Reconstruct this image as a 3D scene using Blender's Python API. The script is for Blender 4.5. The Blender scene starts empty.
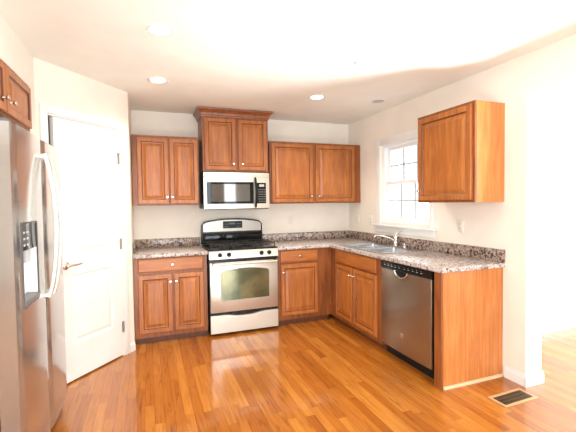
import bpy, bmesh, math, random
from mathutils import Vector, Matrix
random.seed(7)
SC = bpy.context.scene
COL = SC.collection
R = math.radians

# ---------------------------------------------------------------- camera
CX, CY, CZ = 0.1755, -4.6148, 1.4079
YAW, PITCH, ROLL, FPX = 20.4733, -1.9665, -0.8007, 375.2
cd = bpy.data.cameras.new('camera'); cam = bpy.data.objects.new('camera', cd); COL.objects.link(cam)
cd.sensor_width = 36; cd.sensor_fit = 'HORIZONTAL'; cd.lens = 36 * FPX / 576; cd.clip_start = .05
yw, pt, ro = R(YAW), R(PITCH), R(ROLL)
fw = Vector((math.sin(yw)*math.cos(pt), math.cos(yw)*math.cos(pt), math.sin(pt)))
rt = Vector((math.cos(yw), -math.sin(yw), 0)); up = rt.cross(fw)
rt2 = rt*math.cos(ro) + up*math.sin(ro); up2 = -rt*math.sin(ro) + up*math.cos(ro)
m = Matrix((rt2, up2, -fw)).transposed().to_4x4(); m.translation = Vector((CX, CY, CZ))
cam.matrix_world = m
SC.camera = cam

# ---------------------------------------------------------------- world, lights, exposure
SC.view_settings.view_transform = 'Standard'; SC.view_settings.look = 'None'
SC.view_settings.gamma = 1; SC.view_settings.use_curve_mapping = False
SC.view_settings.exposure = 0.33
w = bpy.data.worlds.new('sky'); SC.world = w; w.use_nodes = True
bg = w.node_tree.nodes['Background']; bg.inputs[0].default_value = (.86, .94, 1, 1); bg.inputs[1].default_value = 2.3

def area(name, loc, target, sx, sy, power, col=(1, 1, 1), spread=180):
    d = bpy.data.lights.new(name, 'AREA'); d.shape = 'RECTANGLE'; d.size = sx; d.size_y = sy
    d.energy = power; d.color = col; d.spread = R(spread)
    o = bpy.data.objects.new(name, d); COL.objects.link(o); o.location = loc
    o.rotation_euler = (Vector(target) - Vector(loc)).to_track_quat('-Z', 'Y').to_euler()
    return o
area('patio_daylight_near', (0, -8.9, 1.3), (.6, 0, 1.2), 2.0, 2.1, 120, (.90, .97, 1))
area('patio_daylight_right', (3.0, -8.9, 1.3), (.6, 0, 1.2), 2.0, 2.1, 95, (.90, .97, 1))
area('side_room_daylight', (6.5, -4.2, 1.4), (3.0, -3.4, .8), 2.2, 1.8, 190, (.92, .97, 1))
area('living_room_daylight', (-3.9, -5.6, 1.4), (0, -3.0, 1.2), 2.6, 1.8, 70, (.88, .97, 1))
# sunlight thrown back up from the glossy floor in the side room, imitated by a lamp
area('side_room_sun_bounce', (3.55, -4.2, .06), (3.55-.77, -4.2+.64, .06+.85), 1.3, 1.3, 27, (1, .98, .95), 34)
area('ceiling_fill', (.55, -4.95, .06), (.6, -4.45, 1.5), 2.0, 1.3, 66, (.88, .98, 1), 170)  # added fill lamp near the camera, aimed up to brighten the ceiling

# ---------------------------------------------------------------- constants of the room
X = 2.8115; H = 2.482
PX, PY = .022, -.7071          # outer corner of the pantry
QX, QY = -.569, -1.4198         # inner corner pantry / fridge wall
ZB, ZT = 1.402, 2.155           # wall cabinets

# ---------------------------------------------------------------- materials
def new(name):
    mt = bpy.data.materials.new(name); mt.use_nodes = True
    nt = mt.node_tree; return mt, nt, nt.nodes['Principled BSDF']
def N(nt, t, **k):
    n = nt.nodes.new(t)
    for a, b in k.items(): setattr(n, a, b)
    return n
def L(nt, a, b): nt.links.new(a, b)
def srgb(r, g, b):
    f = lambda c: (c/255/12.92) if c/255 <= .04045 else ((c/255+.055)/1.055)**2.4
    return (f(r), f(g), f(b), 1)
def ramp(nt, stops, fac):
    r = N(nt, 'ShaderNodeValToRGB'); e = r.color_ramp.elements
    while len(e) < len(stops): e.new(.5)
    for i, (p, c) in enumerate(stops): e[i].position = p; e[i].color = c
    L(nt, fac, r.inputs[0]); return r.outputs[0]
def coords(nt, scale=(1, 1, 1), jitter=False):
    tc = N(nt, 'ShaderNodeTexCoord'); mp = N(nt, 'ShaderNodeMapping'); mp.inputs['Scale'].default_value = scale
    L(nt, tc.outputs['Object'], mp.inputs[0])
    if jitter:
        oi = N(nt, 'ShaderNodeObjectInfo'); mu = N(nt, 'ShaderNodeMath', operation='MULTIPLY'); mu.inputs[1].default_value = 17
        L(nt, oi.outputs['Random'], mu.inputs[0]); L(nt, mu.outputs[0], mp.inputs['Location'])
    return mp.outputs[0]
def noise(nt, vec, scale, detail=3, rough=.5, dist=0):
    n = N(nt, 'ShaderNodeTexNoise'); L(nt, vec, n.inputs['Vector']); n.inputs['Scale'].default_value = scale
    n.inputs['Detail'].default_value = detail; n.inputs['Roughness'].default_value = rough; n.inputs['Distortion'].default_value = dist
    return n.outputs['Fac']
def bump(nt, b, h, strength=.1, dist=.002):
    n = N(nt, 'ShaderNodeBump'); n.inputs['Strength'].default_value = strength; n.inputs['Distance'].default_value = dist
    L(nt, h, n.inputs['Height']); L(nt, n.outputs[0], b.inputs['Normal'])
def plain(name, col, rough=.5, metal=0, coat=0, bumpy=0, bs=60):
    mt, nt, b = new(name)
    v = coords(nt)
    f = noise(nt, v, 3, 2)
    c2 = tuple(x*.955 for x in col[:3]) + (1,)
    L(nt, ramp(nt, [(.35, c2), (.65, col)], f), b.inputs['Base Color'])
    b.inputs['Roughness'].default_value = rough; b.inputs['Metallic'].default_value = metal; b.inputs['Coat Weight'].default_value = coat
    if bumpy: bump(nt, b, noise(nt, v, bs, 4), bumpy)
    return mt
def wood(name, dark, mid, light, rough=.4, horiz=False, coat=.15):
    mt, nt, b = new(name)
    sc = (1.2, 1.2, 14) if horiz else (14, 14, 1.2)
    v = coords(nt, sc, True)
    f = noise(nt, v, 2.2, 5, .6, .6)
    c = ramp(nt, [(.28, dark), (.5, mid), (.75, light)], f)
    v2 = coords(nt, (3, 3, 3), True); f2 = noise(nt, v2, 1.6, 3)
    mx = N(nt, 'ShaderNodeMix', data_type='RGBA', blend_type='MULTIPLY'); mx.inputs[0].default_value = .5
    L(nt, c, mx.inputs[6]); L(nt, ramp(nt, [(.3, (.72, .66, .6, 1)), (.7, (1, 1, 1, 1))], f2), mx.inputs[7])
    L(nt, mx.outputs[2], b.inputs['Base Color'])
    b.inputs['Roughness'].default_value = rough; b.inputs['Coat Weight'].default_value = coat; b.inputs['Coat Roughness'].default_value = .22
    bump(nt, b, noise(nt, v, 9, 3), .06)
    return mt
def steel(name, col=(.62, .6, .58, 1), rough=.26, horiz=True, metal=1.0):
    mt, nt, b = new(name)
    v = coords(nt, (2, 2, 260) if horiz else (260, 260, 2))
    f = noise(nt, v, 1.5, 2)
    L(nt, ramp(nt, [(.3, tuple(c*.93 for c in col[:3])+(1,)), (.7, col)], f), b.inputs['Base Color'])
    b.inputs['Metallic'].default_value = metal; b.inputs['Roughness'].default_value = rough
    bump(nt, b, f, .012, .0006)
    return mt

M = {}
M['wall'] = plain('wall_paint_warm_white', srgb(242, 235, 224), .85, bumpy=.05)
M['ceil'] = plain('ceiling_paint_cream', srgb(245, 246, 239), .9, bumpy=.05)
M['trim'] = plain('white_gloss_trim', srgb(240, 240, 239), .35)
M['door'] = plain('white_satin_door', srgb(237, 238, 238), .4)
M['vinyl'] = plain('white_vinyl', srgb(246, 248, 250), .4)
M['wood'] = wood('cherry_cabinet_wood', srgb(146, 82, 34), srgb(174, 103, 44), srgb(194, 124, 58))
M['woodh'] = wood('cherry_cabinet_wood_across', srgb(146, 82, 34), srgb(174, 103, 44), srgb(194, 124, 58), horiz=True)
M['frame'] = wood('cherry_face_frame_wood', srgb(108, 56, 24), srgb(140, 78, 34), srgb(162, 96, 46))
M['side'] = wood('cherry_side_panel_wood', srgb(176, 100, 46), srgb(198, 122, 60), srgb(212, 140, 76))
M['glaze_shade'] = wood('glaze_and_shade_groove_wood', srgb(84, 38, 14), srgb(108, 52, 20), srgb(128, 66, 28))  # groove glaze, with the ledge's shadow painted into its colour
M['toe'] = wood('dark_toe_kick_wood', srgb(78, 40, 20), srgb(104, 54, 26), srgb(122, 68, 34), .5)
M['steel'] = steel('brushed_stainless', (.68, .665, .61, 1), .32, metal=.75)
M['steelv'] = steel('brushed_stainless_fridge', (.54, .54, .53, 1), .15, metal=.86)
M['steeldw'] = steel('brushed_stainless_dishwasher', (.42, .385, .335, 1), .24, metal=.97)
M['steelback'] = steel('backguard_stainless', (.30, .285, .26, 1), .3)
M['sinksteel'] = steel('satin_sink_steel', (.55, .57, .6, 1), .22)
M['chrome'] = plain('polished_chrome', (.86, .86, .87, 1), .09, 1)
M['nickel'] = plain('brushed_nickel', (.66, .63, .58, 1), .25, 1)
M['black'] = plain('black_enamel', (.008, .008, .009, 1), .22)
M['black'].node_tree.nodes['Principled BSDF'].inputs['Specular IOR Level'].default_value = .3
M['blackglass'] = plain('black_glass', (.008, .009, .010, 1), .05)
M['blackglass'].node_tree.nodes['Principled BSDF'].inputs['Specular IOR Level'].default_value = .2
M['microglass'] = plain('microwave_window_glass', (.12, .115, .11, 1), .06, .8)
M['iron'] = plain('cast_iron', (.018, .018, .019, 1), .5)
M['plastic'] = plain('black_plastic', (.008, .008, .009, 1), .35)
M['plastic'].node_tree.nodes['Principled BSDF'].inputs['Specular IOR Level'].default_value = .25
M['paneldark'] = plain('dark_frame_plastic', (.05, .05, .055, 1), .4)
M['grey'] = plain('grey_plastic', (.13, .13, .135, 1), .4)
M['ltgrey'] = plain('light_grey_plastic', (.5, .51, .52, 1), .4)
M['outlet'] = plain('ivory_outlet_plastic', srgb(238, 232, 222), .35)
M['cavity'] = plain('closet_interior_shade', (.02, .018, .015, 1), .9)  # near-black colour stands in for the shade of the closed pantry
M['bronze'] = plain('bronze_vent_metal', srgb(98, 84, 62), .4, .6)
M['ventrim'] = plain('tan_vent_frame', srgb(196, 160, 116), .4, .1)
M['stripwood'] = plain('pale_shoe_moulding', srgb(216, 186, 150), .4)
def glassmat():
    mt = bpy.data.materials.new('window_glass'); mt.use_nodes = True; nt = mt.node_tree
    for n in list(nt.nodes): nt.nodes.remove(n)
    out = N(nt, 'ShaderNodeOutputMaterial'); tr = N(nt, 'ShaderNodeBsdfTransparent'); gl = N(nt, 'ShaderNodeBsdfGlossy')
    gl.inputs['Roughness'].default_value = .02; mx = N(nt, 'ShaderNodeMixShader'); mx.inputs[0].default_value = .06
    L(nt, tr.outputs[0], mx.inputs[1]); L(nt, gl.outputs[0], mx.inputs[2]); L(nt, mx.outputs[0], out.inputs[0]); return mt
M['glass'] = glassmat()
def emis(name, col, s):
    mt, nt, b = new(name); b.inputs['Base Color'].default_value = col
    b.inputs['Emission Color'].default_value = col; b.inputs['Emission Strength'].default_value = s; return mt
M['lamp'] = emis('lit_lamp_lens', (1, .93, .82, 1), 6)
M['led'] = plain('display_glass', (.05, .08, .085, 1), .2)

def ovenglass():
    mt, nt, b = new('oven_window_glass')
    v = coords(nt, (1, 1, 1)); f = noise(nt, v, 5, 2)
    L(nt, ramp(nt, [(.35, (.07, .085, .045, 1)), (.65, (.20, .19, .10, 1))], f), b.inputs['Base Color'])
    b.inputs['Metallic'].default_value = .8
    b.inputs['Roughness'].default_value = .12; b.inputs['Coat Weight'].default_value = .5; b.inputs['Coat Roughness'].default_value = .05
    return mt
M['ovenglass'] = ovenglass()

def granite(name, dark):
    mt, nt, b = new(name)
    v = coords(nt)
    n1 = noise(nt, v, 34, 6, .65, .8); n2 = noise(nt, v, 9, 4, .6, 1.5); n3 = noise(nt, v, 70, 3, .6)
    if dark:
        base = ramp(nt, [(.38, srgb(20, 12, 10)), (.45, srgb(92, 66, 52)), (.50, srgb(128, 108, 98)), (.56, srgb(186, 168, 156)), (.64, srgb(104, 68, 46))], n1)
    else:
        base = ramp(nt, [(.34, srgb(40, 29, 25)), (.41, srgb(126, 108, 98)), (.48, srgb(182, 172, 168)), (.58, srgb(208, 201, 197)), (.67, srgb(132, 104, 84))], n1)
    mx = N(nt, 'ShaderNodeMix', data_type='RGBA'); L(nt, ramp(nt, [(.52, (0, 0, 0, 1)), (.62, (.6, .6, .6, 1))], n2), mx.inputs[0])
    L(nt, base, mx.inputs[6]); L(nt, ramp(nt, [(.4, srgb(122, 112, 108)), (.6, srgb(196, 186, 180))], n3), mx.inputs[7])
    m2 = N(nt, 'ShaderNodeMix', data_type='RGBA'); L(nt, ramp(nt, [(.60, (0, 0, 0, 1)), (.66, (.85, .85, .85, 1))], n3), m2.inputs[0])
    L(nt, mx.outputs[2], m2.inputs[6]); m2.inputs[7].default_value = srgb(58, 44, 40)
    L(nt, m2.outputs[2], b.inputs['Base Color'])
    b.inputs['Roughness'].default_value = .22; b.inputs['Specular IOR Level'].default_value = .6
    return mt
M['counter'] = granite('granite_pattern_worktop', False)
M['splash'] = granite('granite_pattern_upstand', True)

def floormat():
    mt, nt, b = new('honey_oak_planks')
    tc = N(nt, 'ShaderNodeTexCoord'); sp = N(nt, 'ShaderNodeSeparateXYZ'); L(nt, tc.outputs['Object'], sp.inputs[0])
    def mth(op, a, c=None, d=None):
        n = N(nt, 'ShaderNodeMath', operation=op)
        for i, q in enumerate((a, c, d)):
            if q is None: continue
            if isinstance(q, (int, float)): n.inputs[i].default_value = q
            else: L(nt, q, n.inputs[i])
        return n.outputs[0]
    W, LEN = .062, .75
    xr = mth('DIVIDE', sp.outputs[0], W); row = mth('FLOOR', xr); fx = mth('FRACT', xr)
    wn = N(nt, 'ShaderNodeTexWhiteNoise', noise_dimensions='1D'); L(nt, row, wn.inputs['W'])
    yr = mth('ADD', mth('DIVIDE', sp.outputs[1], LEN), mth('MULTIPLY', wn.outputs[0], 7.3)); idx = mth('FLOOR', yr); fy = mth('FRACT', yr)
    cb = N(nt, 'ShaderNodeCombineXYZ'); L(nt, row, cb.inputs[0]); L(nt, idx, cb.inputs[1])
    w2 = N(nt, 'ShaderNodeTexWhiteNoise', noise_dimensions='2D'); L(nt, cb.outputs[0], w2.inputs['Vector'])
    # grain, shifted per plank
    cb2 = N(nt, 'ShaderNodeCombineXYZ'); L(nt, mth('MULTIPLY', sp.outputs[0], 22), cb2.inputs[0])
    L(nt, mth('MULTIPLY', sp.outputs[1], 1.6), cb2.inputs[1]); L(nt, mth('MULTIPLY', w2.outputs[0], 40), cb2.inputs[2])
    g = noise(nt, cb2.outputs[0], 2.0, 5, .62, .9)
    base = ramp(nt, [(0, srgb(160, 92, 30)), (.35, srgb(174, 105, 36)), (.7, srgb(183, 115, 42)), (1, srgb(197, 130, 54))], w2.outputs[0])
    gr = ramp(nt, [(.30, (.42, .32, .24, 1)), (.46, (.86, .80, .74, 1)), (.66, (1.0, 1.0, 1.0, 1))], g)
    mx = N(nt, 'ShaderNodeMix', data_type='RGBA', blend_type='MULTIPLY'); mx.inputs[0].default_value = .75
    L(nt, base, mx.inputs[6]); L(nt, gr, mx.inputs[7])
    ex = mth('MINIMUM', fx, mth('SUBTRACT', 1, fx)); ey = mth('MULTIPLY', mth('MINIMUM', fy, mth('SUBTRACT', 1, fy)), LEN/W)
    e = mth('MINIMUM', ex, ey)
    seam = ramp(nt, [(.0, (.45, .36, .3, 1)), (.035, (1, 1, 1, 1))], e)
    m2 = N(nt, 'ShaderNodeMix', data_type='RGBA', blend_type='MULTIPLY'); m2.inputs[0].default_value = .8
    L(nt, mx.outputs[2], m2.inputs[6]); L(nt, seam, m2.inputs[7])
    L(nt, m2.outputs[2], b.inputs['Base Color'])
    b.inputs['Roughness'].default_value = .24; b.inputs['Coat Weight'].default_value = .6; b.inputs['Coat Roughness'].default_value = .05
    h = mth('ADD', mth('MULTIPLY', g, .25), ramp(nt, [(0, (0, 0, 0, 1)), (.05, (1, 1, 1, 1))], e))
    h2 = mth('ADD', h, mth('MULTIPLY', w2.outputs[0], .5))
    bump(nt, b, h2, .10, .0008)
    return mt
M['floor'] = floormat()

# ---------------------------------------------------------------- mesh helpers
def mesh_obj(name, bm, mat, parent=None, smooth=False, loc=None, rotz=None):
    bmesh.ops.recalc_face_normals(bm, faces=bm.faces[:])
    me = bpy.data.meshes.new(name); bm.to_mesh(me); bm.free()
    if mat is not None: me.materials.append(M[mat])
    if smooth:
        for p in me.polygons: p.use_smooth = True
        try: me.set_sharp_from_angle(angle=R(38))
        except Exception: pass
    o = bpy.data.objects.new(name, me); COL.objects.link(o)
    if parent is not None: o.parent = parent
    if loc is not None: o.location = loc
    if rotz is not None: o.rotation_euler = (0, 0, rotz)
    return o
def add_box(bm, x0, x1, y0, y1, z0, z1, bev=0, seg=2):
    t = bmesh.new()
    x0, x1 = sorted((x0, x1)); y0, y1 = sorted((y0, y1)); z0, z1 = sorted((z0, z1))
    v = [t.verts.new(p) for p in ((x0, y0, z0), (x1, y0, z0), (x1, y1, z0), (x0, y1, z0), (x0, y0, z1), (x1, y0, z1), (x1, y1, z1), (x0, y1, z1))]
    for f in ((0, 3, 2, 1), (4, 5, 6, 7), (0, 1, 5, 4), (1, 2, 6, 5), (2, 3, 7, 6), (3, 0, 4, 7)): t.faces.new([v[i] for i in f])
    if bev: bmesh.ops.bevel(t, geom=t.edges[:], offset=bev, segments=seg, affect='EDGES', profile=.5)
    merge(bm, t)
def merge(bm, t, mat=None):
    if mat is not None: bmesh.ops.transform(t, matrix=mat, verts=t.verts[:])
    me = bpy.data.meshes.new('tmp'); t.to_mesh(me); t.free(); bm.from_mesh(me); bpy.data.meshes.remove(me)
def add_lathe(bm, prof, seg=20, mat=None):
    """profile of (radius, height) about z; mat places it"""
    t = bmesh.new(); rings = []
    for r, z in prof:
        if r < 1e-6: rings.append([t.verts.new((0, 0, z))])
        else: rings.append([t.verts.new((r*math.cos(2*math.pi*i/seg), r*math.sin(2*math.pi*i/seg), z)) for i in range(seg)])
    for a, b in zip(rings, rings[1:]):
        for i in range(seg):
            j = (i+1) % seg
            if len(a) == 1 and len(b) == 1: break
            if len(a) == 1: t.faces.new((a[0], b[j], b[i]))
            elif len(b) == 1: t.faces.new((a[i], a[j], b[0]))
            else: t.faces.new((a[i], a[j], b[j], b[i]))
    for rr in (rings[0], rings[-1]):
        if len(rr) > 1: t.faces.new(rr)
    merge(bm, t, mat)
def add_tube(bm, pts, r, seg=10, flat=1.0, caps=True):
    pts = [Vector(p) for p in pts]; t = bmesh.new(); rings = []
    rr = r if isinstance(r, (list, tuple)) else [r]*len(pts)
    ref = None
    for i, p in enumerate(pts):
        d = (pts[min(i+1, len(pts)-1)] - pts[max(i-1, 0)]).normalized()
        if ref is None: ref = Vector((0, 0, 1)) if abs(d.z) < .9 else Vector((1, 0, 0))
        a = (ref - d*ref.dot(d)).normalized(); b2 = d.cross(a); ref = a
        rings.append([t.verts.new(p + (a*math.cos(2*math.pi*k/seg)*flat + b2*math.sin(2*math.pi*k/seg))*rr[i]) for k in range(seg)])
    for a, b in zip(rings, rings[1:]):
        for k in range(seg): t.faces.new((a[k], a[(k+1) % seg], b[(k+1) % seg], b[k]))
    if caps: t.faces.new(rings[0]); t.faces.new(rings[-1])
    merge(bm, t)
def add_rings(bm, x0, x1, z0, z1, y, rings, thick, groove=()):
    """front slab facing -y; rings of (inset, recess)"""
    t = bmesh.new(); rs = []
    back = [t.verts.new(p) for p in ((x0, y+thick, z0), (x1, y+thick, z0), (x1, y+thick, z1), (x0, y+thick, z1))]
    rs.append(back)
    for ins, rec in rings:
        rs.append([t.verts.new(p) for p in ((x0+ins, y+rec, z0+ins), (x1-ins, y+rec, z0+ins), (x1-ins, y+rec, z1-ins), (x0+ins, y+rec, z1-ins))])
    for n_, (a, b) in enumerate(zip(rs, rs[1:])):
        for i in range(4):
            f = t.faces.new((a[i], a[(i+1) % 4], b[(i+1) % 4], b[i]))
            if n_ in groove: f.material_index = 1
    t.faces.new(rs[-1]); t.faces.new(back[::-1])
    merge(bm, t)
def add_cells(bm, xs, ys, keep, z0, z1, bev=0):
    t = bmesh.new()
    vd = {}
    def V(i, j, k):
        if (i, j, k) not in vd: vd[(i, j, k)] = t.verts.new((xs[i], ys[j], (z0, z1)[k]))
        return vd[(i, j, k)]
    K = lambda i, j: 0 <= i < len(xs)-1 and 0 <= j < len(ys)-1 and keep(i, j)
    for i in range(len(xs)-1):
        for j in range(len(ys)-1):
            if not K(i, j): continue
            t.faces.new([V(i, j, 1), V(i+1, j, 1), V(i+1, j+1, 1), V(i, j+1, 1)])
            t.faces.new([V(i, j, 0), V(i, j+1, 0), V(i+1, j+1, 0), V(i+1, j, 0)])
            if not K(i-1, j): t.faces.new([V(i, j, 0), V(i, j, 1), V(i, j+1, 1), V(i, j+1, 0)])
            if not K(i+1, j): t.faces.new([V(i+1, j, 0), V(i+1, j+1, 0), V(i+1, j+1, 1), V(i+1, j, 1)])
            if not K(i, j-1): t.faces.new([V(i, j, 0), V(i+1, j, 0), V(i+1, j, 1), V(i, j, 1)])
            if not K(i, j+1): t.faces.new([V(i, j+1, 0), V(i, j+1, 1), V(i+1, j+1, 1), V(i+1, j+1, 0)])
    bmesh.ops.recalc_face_normals(t, faces=t.faces[:])
    bmesh.ops.dissolve_limit(t, angle_limit=R(1), verts=t.verts[:], edges=t.edges[:])
    if bev:
        ed = [e for e in t.edges if len(e.link_faces) == 2 and e.calc_face_angle(0) > .5]
        bmesh.ops.bevel(t, geom=ed, offset=bev, segments=3, affect='EDGES', profile=.5)
    merge(bm, t)
def add_poly(bm, pts, axis, a, b):
    """extrude a 2D outline: axis 'z' pts=(x,y); 'y' pts=(x,z); 'x' pts=(y,z)"""
    t = bmesh.new()
    f = {'z': lambda p, q: (p[0], p[1], q), 'y': lambda p, q: (p[0], q, p[1]), 'x': lambda p, q: (q, p[0], p[1])}[axis]
    A = [t.verts.new(f(p, a)) for p in pts]; B = [t.verts.new(f(p, b)) for p in pts]
    t.faces.new(A); t.faces.new(B[::-1])
    for i in range(len(pts)): j = (i+1) % len(pts); t.faces.new((A[i], A[j], B[j], B[i]))
    bmesh.ops.recalc_face_normals(t, faces=t.faces[:])
    merge(bm, t)
def box(name, mat, parent, *a, bev=0, **k):
    bm = bmesh.new(); add_box(bm, *a, bev=bev); return mesh_obj(name, bm, mat, parent, smooth=bev > 0, **k)
def structure(o): o['kind'] = 'structure'; return o
def thing(name, label, cat, loc, rotz=0, group=None):
    o = bpy.data.objects.new(name, None); COL.objects.link(o); o.location = loc; o.rotation_euler = (0, 0, rotz)
    o.empty_display_size = .1
    o['label'] = label; o['category'] = cat
    if group: o['group'] = group
    return o
def tag(o, label, cat, group=None):
    o['label'] = label; o['category'] = cat
    if group: o['group'] = group
    return o
def rotx(loc, ax='X', deg=90): return Matrix.Translation(loc) @ Matrix.Rotation(R(deg), 4, ax)

# ---------------------------------------------------------------- room shell
BX0, BX1, BY0 = -3.6, 6.2, -8.6
bm = bmesh.new(); add_cells(bm, [BX0, X+.17, BX1], [BY0, -1.76, .12], lambda i, j: not (i == 1 and j == 1), -.1, 0)
floor = structure(mesh_obj('floor', bm, 'floor'))
bm = bmesh.new(); add_cells(bm, [BX0-.15, X+.17, BX1+.15], [BY0-.15, -1.76, .12], lambda i, j: not (i == 1 and j == 1), H, H+.1)
ceil = structure(mesh_obj('ceiling', bm, 'ceil'))
structure(box('wall_back', 'wall', None, -1.4, X+.17, 0, .12, 0, H))
# right wall with a real window hole and an opening to the next room
WY0, WY1, WZ0, WZ1 = -.775, -1.61, 1.165, 2.08      # hole in the wall (y near corner .. toward camera)
OY0, OY1, OZ = -2.626, -5.0, 2.174
bm = bmesh.new()
ys = [-8.6, OY1, OY0, WY1, WY0, 0]; zs = [0, WZ0, WZ1, OZ, H]
def keepw(i, j):
    if i == 1 and j < 3: return False
    if i == 3 and j == 1: return False
    return True
t = bmesh.new(); add_cells(t, ys, zs, keepw, 0, .17)
# cells were laid out as (x=y, y=z, z=x): permute axes
for v in t.verts: a, b_, c = v.co; v.co = (X + c, a, b_)
me = bpy.data.meshes.new('t'); t.to_mesh(me); t.free(); bm.from_mesh(me); bpy.data.meshes.remove(me)
structure(mesh_obj('wall_right', bm, 'wall'))
# pantry: return wall + angled wall with the doorway
D = Vector((QX-PX, QY-PY, 0)); DL = D.length; DU = D.normalized(); DN = Vector((-DU.y, DU.x, 0))
if DN.dot(Vector((1, -1, 0))) < 0: DN = -DN       # normal towards the room
ang = math.atan2(-DU.y, -DU.x)                     # local +x runs from Q to P, local -y faces the room
def pw(s): return Vector((QX, QY, 0)) - DU*s       # s measured from Q
DS0, DS1, DZ = .088, .795, 2.105                    # doorway along the wall
structure(box('wall_pantry_return', 'wall', None, PX-.1, PX, PY+.0, 0, 0, H))
bm = bmesh.new()
t = bmesh.new(); add_cells(t, [-.0, DS0, DS1, DL], [0, DZ, H], lambda i, j: not (i == 1 and j == 0), 0, .1)
for v in t.verts: a, b_, c = v.co; v.co = (a, c, b_)
me = bpy.data.meshes.new('t'); t.to_mesh(me); t.free(); bm.from_mesh(me); bpy.data.meshes.remove(me)
structure(mesh_obj('wall_pantry', bm, 'wall', loc=(QX, QY, 0), rotz=ang))
# pantry inside
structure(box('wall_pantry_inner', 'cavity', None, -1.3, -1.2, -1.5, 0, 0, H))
# fridge wall: alcove, soffit above
AZ = 2.235
AY = -1.55
structure(box('wall_left', 'wall', None, -1.3, QX, AY, QY, 0, H))
structure(box('wall_left_soffit', 'wall', None, -1.3, QX, -2.62, AY, AZ, H))
structure(box('wall_left_alcove', 'wall', None, -1.3, -1.2, -2.74, AY, 0, AZ))
structure(box('wall_left_end', 'wall', None, -1.3, QX, -2.74, -2.62-.0, AZ, H))
# side room
structure(box('wall_side_room', 'wall', None, X+.17, BX1, -1.88, -1.76, 0, H))
bm = bmesh.new(); t = bmesh.new()
add_cells(t, [-8.6, -5.4, -3.0, -1.76], [0, .5, 2.3, H], lambda i, j: not (i == 1 and j == 1), 0, .12)
for v in t.verts: a, b_, c = v.co; v.co = (BX1 + c, a, b_)
me = bpy.data.meshes.new('t'); t.to_mesh(me); t.free(); bm.from_mesh(me); bpy.data.meshes.remove(me)
structure(mesh_obj('wall_far_right', bm, 'wall'))
bm = bmesh.new(); t = bmesh.new()
add_cells(t, [-8.6, -7.0, -4.2, .12], [0, .5, 2.3, H], lambda i, j: not (i == 1 and j == 1), 0, .12)
for v in t.verts: a, b_, c = v.co; v.co = (BX0 - c, a, b_)
me = bpy.data.meshes.new('t'); t.to_mesh(me); t.free(); bm.from_mesh(me); bpy.data.meshes.remove(me)
structure(mesh_obj('wall_far_left', bm, 'wall'))
structure(box('wall_living_back', 'wall', None, BX0, -1.3, 0, .12, 0, H))
bm = bmesh.new(); t = bmesh.new()
add_cells(t, [BX0, -1.1, 1.1, 1.9, 4.1, BX1], [0, 2.3, H], lambda i, j: not (i in (1, 3) and j == 0), 0, .12)
for v in t.verts: a, b_, c = v.co; v.co = (a, BY0 - c, b_)
me = bpy.data.meshes.new('t'); t.to_mesh(me); t.free(); bm.from_mesh(me); bpy.data.meshes.remove(me)
structure(mesh_obj('wall_front', bm, 'wall'))
# patio door frames behind the camera (seen only as reflections)
for n, (a, b_) in enumerate(((-1.1, 1.1), (1.9, 4.1))):
    bm = bmesh.new()
    for xx in (a, (a+b_)/2-.03, b_-.06): add_box(bm, xx, xx+.06, BY0-.1, BY0-.04, 0, 2.3)
    add_box(bm, a+.06, b_-.06, BY0-.1, BY0-.04, 2.22, 2.3); add_box(bm, a+.06, b_-.06, BY0-.1, BY0-.04, 0, .12)
    structure(mesh_obj('door_%d' % (n+2), bm, 'vinyl'))

# baseboards
def baseboard_profile(bm, p, q, h=.09, t=.014):
    p = Vector(p); q = Vector(q); d = (q-p).normalized(); n = Vector((d.y, -d.x))   # to the right of travel
    prof = [(0, 0), (t, 0), (t, h*.72), (t*.6, h*.86), (t*.45, h), (0, h)]
    tt = bmesh.new(); A = []; B = []
    for o_, z in prof: A.append(tt.verts.new((p.x+n.x*o_, p.y+n.y*o_, z))); B.append(tt.verts.new((q.x+n.x*o_, q.y+n.y*o_, z)))
    for i in range(len(prof)): j = (i+1) % len(prof); tt.faces.new((A[i], A[j], B[j], B[i]))
    tt.faces.new(A); tt.faces.new(B[::-1]); merge(bm, tt)
bm = bmesh.new()
baseboard_profile(bm, (X, -2.455), (X, OY0-.014)); baseboard_profile(bm, (X-.014, OY0), (X+.184, OY0)); baseboard_profile(bm, (X+.17, OY0-.014), (X+.17, -1.88))
structure(mesh_obj('baseboard_right', bm, 'trim'))
bm = bmesh.new(); baseboard_profile(bm, (X+.17, -1.88), (BX1, -1.88)); structure(mesh_obj('baseboard_side_room', bm, 'trim'))
bm = bmesh.new(); a = pw(DS1+.062); b_ = pw(DL)
baseboard_profile(bm, (a.x, a.y), (b_.x, b_.y), h=.085, t=.012)
structure(mesh_obj('baseboard_pantry', bm, 'trim'))

# ---------------------------------------------------------------- pantry door
dt = Matrix
frame_root = structure(bpy.data.objects.new('door_1', None)); COL.objects.link(frame_root)
frame_root.location = (QX, QY, 0); frame_root.rotation_euler = (0, 0, ang)
CW = .058
bm = bmesh.new()
def casing_bar(x0, x1, z0, z1): add_box(bm, x0, x1, -.016, 0, z0, z1, bev=.004)
casing_bar(DS0-CW, DS0, 0, DZ+CW); casing_bar(DS1, DS1+CW, 0, DZ+CW); casing_bar(DS0, DS1, DZ, DZ+CW)
mesh_obj('door_casing', bm, 'trim', frame_root, smooth=True)
bm = bmesh.new()
add_box(bm, DS0, DS0+.008, .05, .1, 0, DZ); add_box(bm, DS1-.012, DS1, 0, .1, 0, DZ); add_box(bm, DS0+.012, DS1-.012, 0, .1, DZ-.012, DZ)
mesh_obj('door_jamb', bm, 'trim', frame_root)
LX0, LX1, LZ0, LZ1 = DS0+.050, DS1-.016, .014, DZ-.016
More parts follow.
